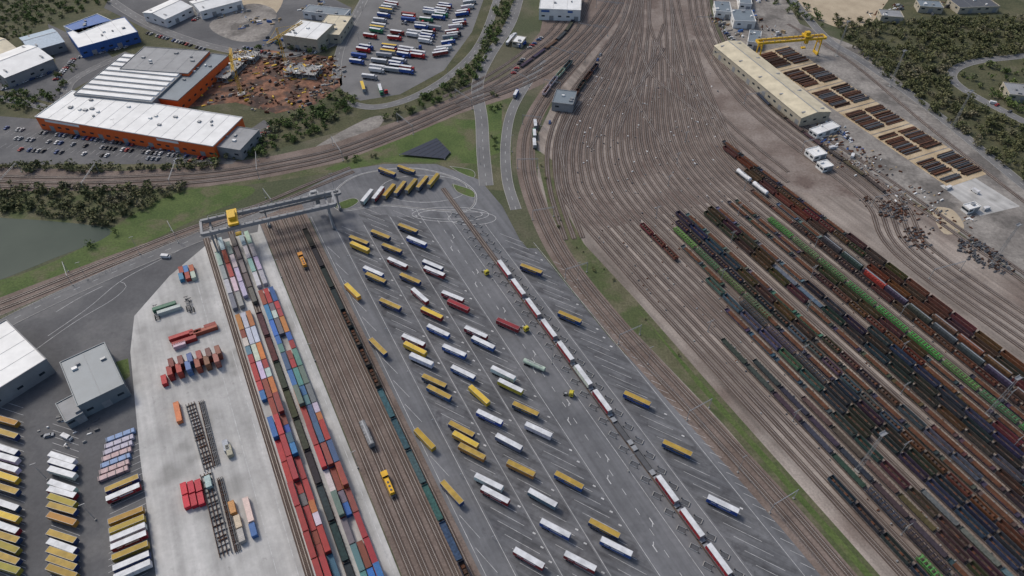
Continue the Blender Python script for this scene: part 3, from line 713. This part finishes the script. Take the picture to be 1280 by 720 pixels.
building("office_building",(392,42),(424,44),(400,18),7,'beige','cream',vents=4)
building("office_building",(378,14),(430,20),(385,6),6,'white','gblue',vents=3)
building("warehouse",(674,11),(726,13),(686,-14),9,'white','white',vents=5,sheet='blue')
building("rail_office",(690,128),(716,131),(698,112),6,'grey','gblue',vents=3)
building("goods_shed",(1002,147),(893,57),(1036,137),7,'beige','cream','gable')
building("freight_depot",(58,449),(8,400),(-40,486),9,'grey','white',vents=4)
building("workshop",(97,508),(155,480),(58,461),8,'gblue','gblue',vents=3)
building("workshop",(82,528),(104,516),(70,505),5,'gblue','grey',vents=1)
for c0,c1,c3 in (((895,14),(915,15),(897,2)),((918,26),(945,27),(915,12)),((935,52),(950,54),(925,36)),((925,4),(940,5),(922,-12))): building("works_building",c0,c1,c3,6,'white','gblue',vents=3)
for c0,c1,c3,r in (((1102,20),(1130,22),(1104,12),'grey'),((1150,8),(1180,10),(1150,0),'gblue'),((1200,10),(1250,8),(1200,-2),'dgrey'),((1262,118),(1300,122),(1266,104),'grey')): building("works_building",c0,c1,c3,5,'beige',r,vents=3)
for c0,c1,c3 in (((1018,196),(1034,192),(1010,186)),((1030,210),(1042,207),(1024,202)),((1022,168),(1050,158),(1016,160)),((1212,262),(1226,258),(1204,256))): building("site_cabin",c0,c1,c3,3.5,'white','white',vents=1,win=True)
building("rail_office",(640,52),(652,54),(644,44),4,'beige','white',vents=1)
b=MB(); pts=[G(500,195),G(546,175),G(563,192),G(556,200)]
b.poly([(x,y,z) for (x,y),z in zip(pts,(1.2,1.6,1.2,1.0))],'black')
for x,y in pts: b.box((x,y,.5),(.4,.4,1.1),'steel')
for k in range(1,6):
    a=Vector((*pts[0],1.25)).lerp(Vector((*pts[3],1.05)),k/6);c=Vector((*pts[1],1.65)).lerp(Vector((*pts[2],1.25)),k/6); b.beam(a,c,.15,'dgrey')
b.obj("storage_basin_cover")
# ---------------- cranes ----------------
def gantry(name,p0,p1,h,gap,gw,mat,trol,troll='yellow',legs=None,over=4):
    p0=Vector(p0);p1=Vector(p1); L=(p1-p0).length; hd=math.atan2(p1.y-p0.y,p1.x-p0.x); b=MB()
    for y in (-gap/2,gap/2):
        b.box((L/2,y,h),(L+2*over,gw,gw*1.3),mat)
        n=int(L/4)
        for k in range(n+1): b.box((k*L/n,y,h+gw*.65+.5),(.1,gw*.9,1.0),'steel')
        b.box((L/2,y+gw*.45,h+gw*.65+1),(L,.1,.1),'steel')
        for x in (legs or (0,L)):
            b.beam((x,y,h-gw*.6),(x,y*1.15,1.2),gw*.6,mat)
    for x in (legs or (0,L)):
        b.box((x,0,1.0),(1.4,gap*1.3,1.4),mat); b.box((x,0,h-1.5*gw),(1,gap,.9),mat)
        for y in (-gap*.55,gap*.55):
            for dx in (-.9,.9): b.cyl((x-.4,y+dx,.4),(x+.4,y+dx,.4),.4,'dgrey',10)
        b.beam((x,-gap/2,h*.6),(x,gap/2,h*.95),.4,mat); b.beam((x,gap/2,h*.6),(x,-gap/2,h*.95),.4,mat)
    for x in (-over,L+over): b.box((x,0,h),(1.2,gap,gw),mat)
    x=trol*L; b.box((x,0,h+gw*.9+1),(5,gap+1.5,1.2),troll); b.box((x,0,h+gw*.9+2.6),(3.4,gap*.6,2.2),troll); b.box((x+1,0,h-2.8),(2.2,2.4,2.6),troll); b.box((x+2.12,0,h-2.7),(.05,2.0,1.4),'glass')
    for dx in (-2,2):
        for dy in (-1,1): b.beam((x+dx*.7,dy,h),(x+dx*.7,dy,h*.45),.1,'dgrey')
    b.box((x,0,h*.43),(3,2.4,.8),troll)
    b.obj(name,(p0.x,p0.y,0),hd)
hh=15
gantry("container_gantry_crane",G(262,283,hh),G(408,250,hh),hh,11,1.5,'grey',.2)
gantry("signal_bridge",G(330,262,11),G(420,241,11),11,3,1,'grey',.7,'steel',over=2)
gantry("yard_gantry_crane",G(952,52,13),G(1026,46,13),13,5,1.2,'yellow',.75,over=3)
def tower_crane(u,v,h,j,hd):
    b=MB()
    def lat(p,q,w,m='yellow'):
        p=Vector(p);q=Vector(q);a=(q-p).normalized();bb=a.orthogonal().normalized();c=a.cross(bb);L=(q-p).length;n=max(2,int(L/(w*1.6)))
        cs=[(bb*x+c*y)*w/2 for x,y in ((1,1),(1,-1),(-1,-1),(-1,1))]
        for o in cs: b.beam(p+o,q+o,.22,m)
        for k in range(n):
            s0=p+a*L*k/n;s1=p+a*L*(k+1)/n
            for i in range(4): b.beam(s0+cs[i],s1+cs[(i+1)%4],.12,m)
    lat((0,0,0),(0,0,h),1.6); lat((-12,0,h+.8),(j,0,h+.8),1.2); lat((0,0,h+1),(0,0,h+7),1.0)
    b.beam((0,0,h+7),(j*.7,0,h+1.6),.12,'yellow'); b.beam((0,0,h+7),(-11,0,h+1.6),.12,'yellow')
    b.box((-11,0,h-.4),(2.4,1.6,2.4),'kerb'); b.box((1.2,1.4,h-.4),(1.6,1.4,2),'white'); b.box((0,0,.4),(5,5,.8),'kerb'); b.beam((j*.6,0,h),(j*.6,0,h*.4),.08,'dgrey')
    b.obj("tower_crane",(*G(u,v),0),hd)
tower_crane(302,118,22,22,1.9); tower_crane(357,80,20,26,1.1)
for c0,c1,c3 in (((255,100),(285,104),(285,78)),((355,96),(395,100),(362,84)),((290,78),(318,80),(300,68))):
    A=np.array(G(*c0));B=np.array(G(*c1));D=np.array(G(*c3)); x=B-A;L=np.hypot(*x);x/=L;W_=abs((D-A)@np.array([-x[1],x[0]])); b=MB()
    for z in (0.2,3.4):
        b.box((L/2,W_/2,z),(L,W_,.3),'kerb')
    for i in range(6):
        for j in range(5): b.box((i*L/5,j*W_/4,2.6),(.4,.4,5.0),'kerb')
    for i in range(20): b.box((U(0,L),U(0,W_),3.8),(U(1,5),U(.4,2),.6),random.choice(['timber','rust','yellow','white']),U(0,3))
    b.obj("building_under_construction",(A[0],A[1],0),math.atan2(x[1],x[0]))
def inpoly(p,poly):
    x,y=p;c=False;j=len(poly)-1
    for i in range(len(poly)):
        xi,yi=poly[i];xj,yj=poly[j]
        if (yi>y)!=(yj>y) and x<(xj-xi)*(y-yi)/(yj-yi)+xi: c=not c
        j=i
    return c
def sample(pxpoly,n):
    w=[G(*p) for p in pxpoly]; a=np.array(w); lo=a.min(0);hi=a.max(0); out=[]
    while len(out)<n:
        p=(U(lo[0],hi[0]),U(lo[1],hi[1]))
        if inpoly(p,w): out.append(p)
    return out
def junk(name,poly,n,mats,smax=4,hmax=1.6,sp=3):
    b=MB(); cl=sample(poly,max(3,n//9))
    for i in range(n):
        p=random.choice(cl); p=(p[0]+random.gauss(0,sp),p[1]+random.gauss(0,sp))
        k=R(); hd=U(0,3.14) if R()<.4 else TH; L=U(.8,smax); w=U(.4,smax*.35); h=U(.2,hmax); m=random.choice(mats)
        if k<.6: b.box((p[0],p[1],h/2+.07),(L,w,h),m,hd,top=U(.7,1))
        elif k<.8:
            for z in range(3): b.cyl((p[0]-L*math.cos(hd)/1.5,p[1]-L*math.sin(hd)/1.5+z*.4,.25),(p[0]+L*math.cos(hd)/1.5,p[1]+L*math.sin(hd)/1.5+z*.4,.25),.18,m,6)
        else: b.cyl((p[0],p[1],.05),(p[0],p[1],h),w*.8,m,9,w*.15)
    b.obj(name)
junk("construction_material",[(240,92),(330,68),(422,76),(424,104),(395,128),(345,138),(295,126),(235,130)],620,['rust','rust','rust','rustd','rustd','timber','yellow','kerb','rust','dgrey'],4,1.6,5)
junk("stored_material",[(1045,198),(1080,188),(1190,255),(1250,310),(1200,295),(1100,240)],230,['rust','rustd','timber','kerb','dgrey','rust','indg','white'],2.6,.8,4)
junk("scrap_pile",[(1085,250),(1108,243),(1160,288),(1155,320),(1130,300)],260,['rustd','dgrey','rustd','dgrey','rust'],2.4,.9,2)
junk("scrap_pile",[(1190,298),(1220,302),(1265,330),(1262,345),(1220,328)],200,['dgrey','rustd','dgrey'],2.4,1.0,2)
junk("stored_material",[(1035,150),(1060,160),(1080,190),(1060,200),(1015,185)],110,['white','kerb','rust','blue','timber'],3,1.2)
junk("stored_material",[(890,0),(950,0),(985,40),(960,60),(905,45)],120,['white','kerb','rust','blue','timber','dgrey'],5,2)
junk("stored_material",[(250,5),(420,5),(425,20),(350,60),(270,50)],140,['white','kerb','grey','blue','timber','dgrey'],5,2)
junk("stored_material",[(1075,5),(1270,0),(1275,12),(1090,20)],120,['white','kerb','rust','dgrey'],5,2.5)
junk("stored_material",[(60,520),(120,540),(100,560),(60,545)],20,['white','kerb','dgrey'],2,1)
# steel stockpiles
a=np.array(G(962,62)); c=np.array(G(1212,226)); hd=math.atan2(*(c-a)[::-1]); LT=np.hypot(*(c-a)); n=6; WD=33
for k in range(n):
    m=a+(c-a)*(k+.5)/n; b=MB(); w=LT/n-1.0
    b.box((0,0,.08),(w,WD,.1),'tan')
    w-=6
    for j in range(2):
        for i in range(int(w/1.05)):
            if R()<.92:
                hgt=U(.3,1.2); b.box((-w/2+.8+i*1.05,-WD/4+j*WD/2+U(-.5,.5),.25+hgt/2),(U(.5,.85),U(12,14.8),hgt),random.choice(['rustd','rustd','rust','dgrey']))
    for j in range(8): b.box((0,-WD/2+1+j*(WD-2)/7,.22),(w,.3,.2),'timber')
    b.obj("steel_stockpile",(m[0],m[1],0),hd)
# ---------------- masts ----------------
def mast(h):
    b=MB()
    for x,y in ((.5,.5),(.5,-.5),(-.5,-.5),(-.5,.5)): b.beam((x*1.4,y*1.4,0),(x*.6,y*.6,h),.09,'steel')
    n=int(h/2)
    for k in range(n):
        z=k*h/n;z1=(k+1)*h/n;w=.7-.4*z/h;w1=.7-.4*z1/h
        cs=((1,1),(1,-1),(-1,-1),(-1,1))
        for i in range(4):
            j=(i+1)%4; b.beam((cs[i][0]*w,cs[i][1]*w,z),(cs[j][0]*w1,cs[j][1]*w1,z1),.05,'steel')
    b.box((0,0,h),(3,1.4,.15),'steel')
    for k in range(5):
        for y in (-.7,.7): b.box((-1.2+k*.6,y,h+.35),(.4,.25,.4),'grey')
    b.box((0,0,.2),(2.2,2.2,.5),'kerb'); return b.mesh("floodlight_mast")
MS=mast(26)
for u,v in ((1072,588),(1232,520),(1112,108),(1190,160),(1045,70),(1240,330)): put("floodlight_mast",MS,G(u,v),TH)
b=MB(); b.cyl((0,0,0),(0,0,12),.1,'steel',6,.05); b.box((0,0,12),(1.8,.15,.1),'steel'); 
for x in (-.8,.8): b.box((x,0,11.9),(.5,.25,.12),'grey')
b.box((0,0,.3),(.6,.6,.6),'kerb'); LP=b.mesh("street_lamp")
for q_,st in ((103,20),(140.5,0),(9.7,10)):
    for s_ in range(-40,290,60):
        if q_>100 and s_>240: continue
        put("street_lamp",LP,Q(q_,s_+st),TH)
for u,v in ((175,318),(110,350),(418,238),(600,205),(640,190),(60,600),(120,650),(560,95),(450,60),(150,170)): put("street_lamp",LP,G(u,v),TH)
def portal(w):
    b=MB()
    for y in (-w/2,w/2): b.box((0,y,3.5),(.2,.2,7),'steel'); b.box((0,y,.2),(.7,.7,.5),'kerb')
    b.box((0,0,6.8),(.15,w,.18),'steel'); b.box((0,0,6.2),(.1,w,.1),'steel')
    for k in range(int(w/1.5)): b.beam((0,-w/2+k*1.5,6.2),(0,-w/2+(k+1)*1.5,6.8),.05,'steel')
    for y in (-w/4,w/4): b.box((0,y,5.7),(.08,.08,1.0),'steel')
    return b.mesh("catenary_portal")
PT=portal(12);PT2=portal(19)
for line,o,me,step in ((Mn,1,PT,45),(Cl,-1,PT2,45),(Rm,6,PT2,55),(Dl,0,PT,50)):
    r=resample(line,step);t,n=normals(r)
    for k in range(1,len(r)-1):
        p=r[k]+n[k]*o; put("catenary_portal",me,p,math.atan2(t[k][1],t[k][0]))
# single contact-line poles standing between groups of yard tracks
b=MB(); b.box((0,0,4),(.22,.22,8),'steel'); b.box((0,0,7.4),(4.4,.12,.12),'steel'); b.beam((0,0,6.2),(2.1,0,7.4),.08,'steel'); b.beam((0,0,6.2),(-2.1,0,7.4),.08,'steel'); b.box((0,0,.2),(.7,.7,.5),'kerb'); YP=b.mesh("catenary_mast")
for i in (2,8,13,17,21):
    for s_ in range(-30,240,55):
        if i==2 and s_>180: continue
        put("catenary_mast",YP,Q(q0+dq*i+2.3,s_+i*4),TH)
b=MB()
for line,os_ in ((Mn,(-1.5,3.2)),(Cl,(-5.5,-1,4)),(Rm,(-5,0,5,10.5,16))):
    for o in os_:
        r=offs(resample(line,20),o)
        for k in range(len(r)-1): b.cyl((*r[k],5.6),(*r[k+1],5.6),.02,'dgrey',3)
b.obj("catenary_wire")
b=MB()
for k in range(420):
    i=random.randint(0,NT-2); p=Q(q0+dq*i+2.3,U(-40,230)); b.box((*p,.3),(U(.3,.9),U(.3,.6),U(.3,.6)),random.choice(['kerb','steel','dgrey','dgrey','rust']),TH)
for k in range(160):
    p=G(U(720,900),U(90,250)); b.box((*p,.3),(U(.4,1.2),U(.3,.7),U(.3,.7)),random.choice(['kerb','white','dgrey']),U(0,3))
b.obj("trackside_equipment")
b=MB(); b.box((0,0,1),(.08,.08,2),'steel'); b.box((0,.05,2.2),(.6,.05,.6),'white'); SG=b.mesh("bay_sign")
for s_ in range(-40,280,28): putk("bay_sign",SG,Q(44,s_),TH)
def fence(l,h=1.8):
    l=resample(l,3.0); b=MB()
    for k in range(len(l)): b.box((l[k][0],l[k][1],h/2),(.06,.06,h),'steel')
    for z in (.3,1.0,1.7):
        for k in range(len(l)-1): b.cyl((*l[k],z),(*l[k+1],z),.02,'steel',3)
    b.obj("fence")
fence(np.array([Q(142,-60),Q(142,120),G(783,440),G(704,355)])); fence(cat([G(0,398),G(100,356),G(250,290),G(325,266)])); fence(cat([G(1075,85),G(1170,150),G(1280,240)]))
# ---------------- vegetation ----------------
def proto(nq,r,h):
    vs=[];
    lobes=[(U(-.5,.5)*r,U(-.5,.5)*r,h*U(.4,.8),U(.4,.65)*r) for _ in range(5)]
    for k in range(nq):
        cx,cy,cz,rr=lobes[k%5]; d=rng.normal(size=3);d/=np.linalg.norm(d); rad=rr*U(.55,1.1)
        c=np.array([cx,cy,cz])+d*rad*np.array([1,1,.8]); c[2]=max(c[2],.25)
        a=rng.normal(size=3);a[2]*=.5;a/=np.linalg.norm(a); e=np.cross(a,rng.normal(size=3));e/=np.linalg.norm(e); s=U(.3,.62)
        vs.append([c-a*s-e*s*.7,c+a*s-e*s*.7,c+a*s*.8+e*s*.7,c-a*s*.6+e*s*.8])
    for k in range(5):
        cx,cy,cz,rr=lobes[k]; w=.1
        vs.append([np.array([-w,0,0]),np.array([w,0,0]),np.array([cx+w*.3,cy,cz]),np.array([cx-w*.3,cy,cz])])
        vs.append([np.array([0,-w,0]),np.array([0,w,0]),np.array([cx,cy+w*.3,cz]),np.array([cx,cy-w*.3,cz])])
    return np.array(vs)
PR=[proto(55,U(2.0,3.2),U(2.6,5)) for _ in range(9)]
def scrub(name,polys,mat,dens,smin=.5,smax=1.2):
    allv=[]
    for poly in polys:
        w=np.array([G(*p) for p in poly]); ar=abs(np.dot(w[:,0],np.roll(w[:,1],1))-np.dot(w[:,1],np.roll(w[:,0],1)))/2
        for p in sample(poly,int(ar*dens)):
            pr=PR[random.randrange(9)]; t=U(0,6.28); s=U(smin,smax)*(1 if R()<.85 else 1.25); c_,s_=math.cos(t),math.sin(t)
            Rm_=np.array([[c_,-s_,0],[s_,c_,0],[0,0,1]])*s
            allv.append((pr@Rm_.T+np.array([p[0],p[1],0])).reshape(-1,3))
    V=np.vstack(allv); nf=len(V)//4
    me=bpy.data.meshes.new(name); me.vertices.add(len(V)); me.vertices.foreach_set("co",V.ravel())
    me.loops.add(nf*4); me.loops.foreach_set("vertex_index",np.arange(nf*4,dtype=np.int32)); me.polygons.add(nf)
    me.polygons.foreach_set("loop_start",np.arange(0,nf*4,4,dtype=np.int32)); me.polygons.foreach_set("loop_total",np.full(nf,4,np.int32))
    me.materials.append(M[mat]); me.update(); me.validate()
    o=bpy.data.objects.new(name,me); col.objects.link(o)
scrub("scrub_woodland",[[(1035,20),(1100,30),(1280,20),(1340,30),(1340,65),(1215,74),(1180,90),(1195,118),(1290,165),(1340,200),(1340,275),(1200,168),(1085,80),(1060,55)]],'leaf',.062)
scrub("scrub_woodland",[[(1215,82),(1280,76),(1340,80),(1340,150),(1290,150),(1215,112),(1200,95)],[(955,0),(1000,0),(1060,50),(1000,25)]],'leafg',.02)
scrub("hedgerow",[[(265,206),(310,182),(345,150),(395,135),(425,112),(447,122),(440,140),(400,165),(330,195)],[(470,150),(560,108),(600,62),(622,5),(644,0),(618,60),(596,100),(570,118),(490,156)]],'leafg',.06)
scrub("hedgerow",[[(-60,228),(120,235),(235,230),(225,242),(165,270),(135,283),(60,272),(-60,258)],[(-60,206),(150,208),(280,203),(280,210),(150,216),(-60,216)]],'leaf',.075)
scrub("hedgerow",[[(-60,-30),(100,-30),(150,0),(120,8),(60,30),(-60,50)],[(-60,108),(30,110),(70,120),(65,142),(-20,138)],[(-30,28),(60,38),(35,46),(-30,60)],[(300,70),(330,60),(425,70),(415,64),(340,52)],[(70,95),(95,85),(85,110),(68,125)]],'leafg',.034,.5,1.1)
scrub("scrub",[[(612,118),(628,120),(626,190),(614,195)],[(398,208),(480,180),(475,196),(420,210)],[(120,300),(150,290),(135,312),(100,322)],[(60,326),(75,322),(70,336),(55,338)],[(1240,40),(1285,40),(1285,60)],[(436,40),(445,20),(425,60),(415,70)]],'leafg',.018,.4,.9)
scrub("scrub",[[(672,190),(688,205),(696,250),(726,305),(790,375),(880,470),(870,475),(760,365),(705,300),(680,245)]],'leaf',.012,.2,.4)
scrub("distant_woodland",[[(-300,-80),(100,-80),(0,-45),(-200,0)],[(1000,-120),(1500,-120),(1450,-10),(1290,-50)]],'leaf',.005,.9,1.6)
# ---------------- camera, light ----------------
cam=bpy.data.cameras.new("camera"); co=bpy.data.objects.new("camera",cam); col.objects.link(co)
cam.sensor_width=36; cam.lens=24.0; cam.clip_end=20000; co.location=(0,0,H); co.rotation_euler=(math.pi/2-P,0,0); sc.camera=co
w=bpy.data.worlds.new("World"); sc.world=w; w.use_nodes=True; nt=w.node_tree
sky=nt.nodes.new("ShaderNodeTexSky"); sky.sky_type='NISHITA'; sky.sun_disc=False
el,az=math.radians(48),math.radians(-50)
sky.sun_elevation=el; sky.sun_rotation=az; sky.dust_density=3.0
nt.links.new(sky.outputs[0],nt.nodes["Background"].inputs[0]); nt.nodes["Background"].inputs[1].default_value=.14
sl=bpy.data.lights.new("sun",'SUN'); sl.energy=2.1; sl.angle=math.radians(12); sl.color=(1,.95,.88); so=bpy.data.objects.new("sun",sl); col.objects.link(so)
dirv=Vector((math.sin(az)*math.cos(el),math.cos(az)*math.cos(el),math.sin(el)))
so.rotation_euler=dirv.to_track_quat('Z','Y').to_euler()
sc.view_settings.view_transform='Standard'; sc.view_settings.look='None'; sc.view_settings.exposure=0
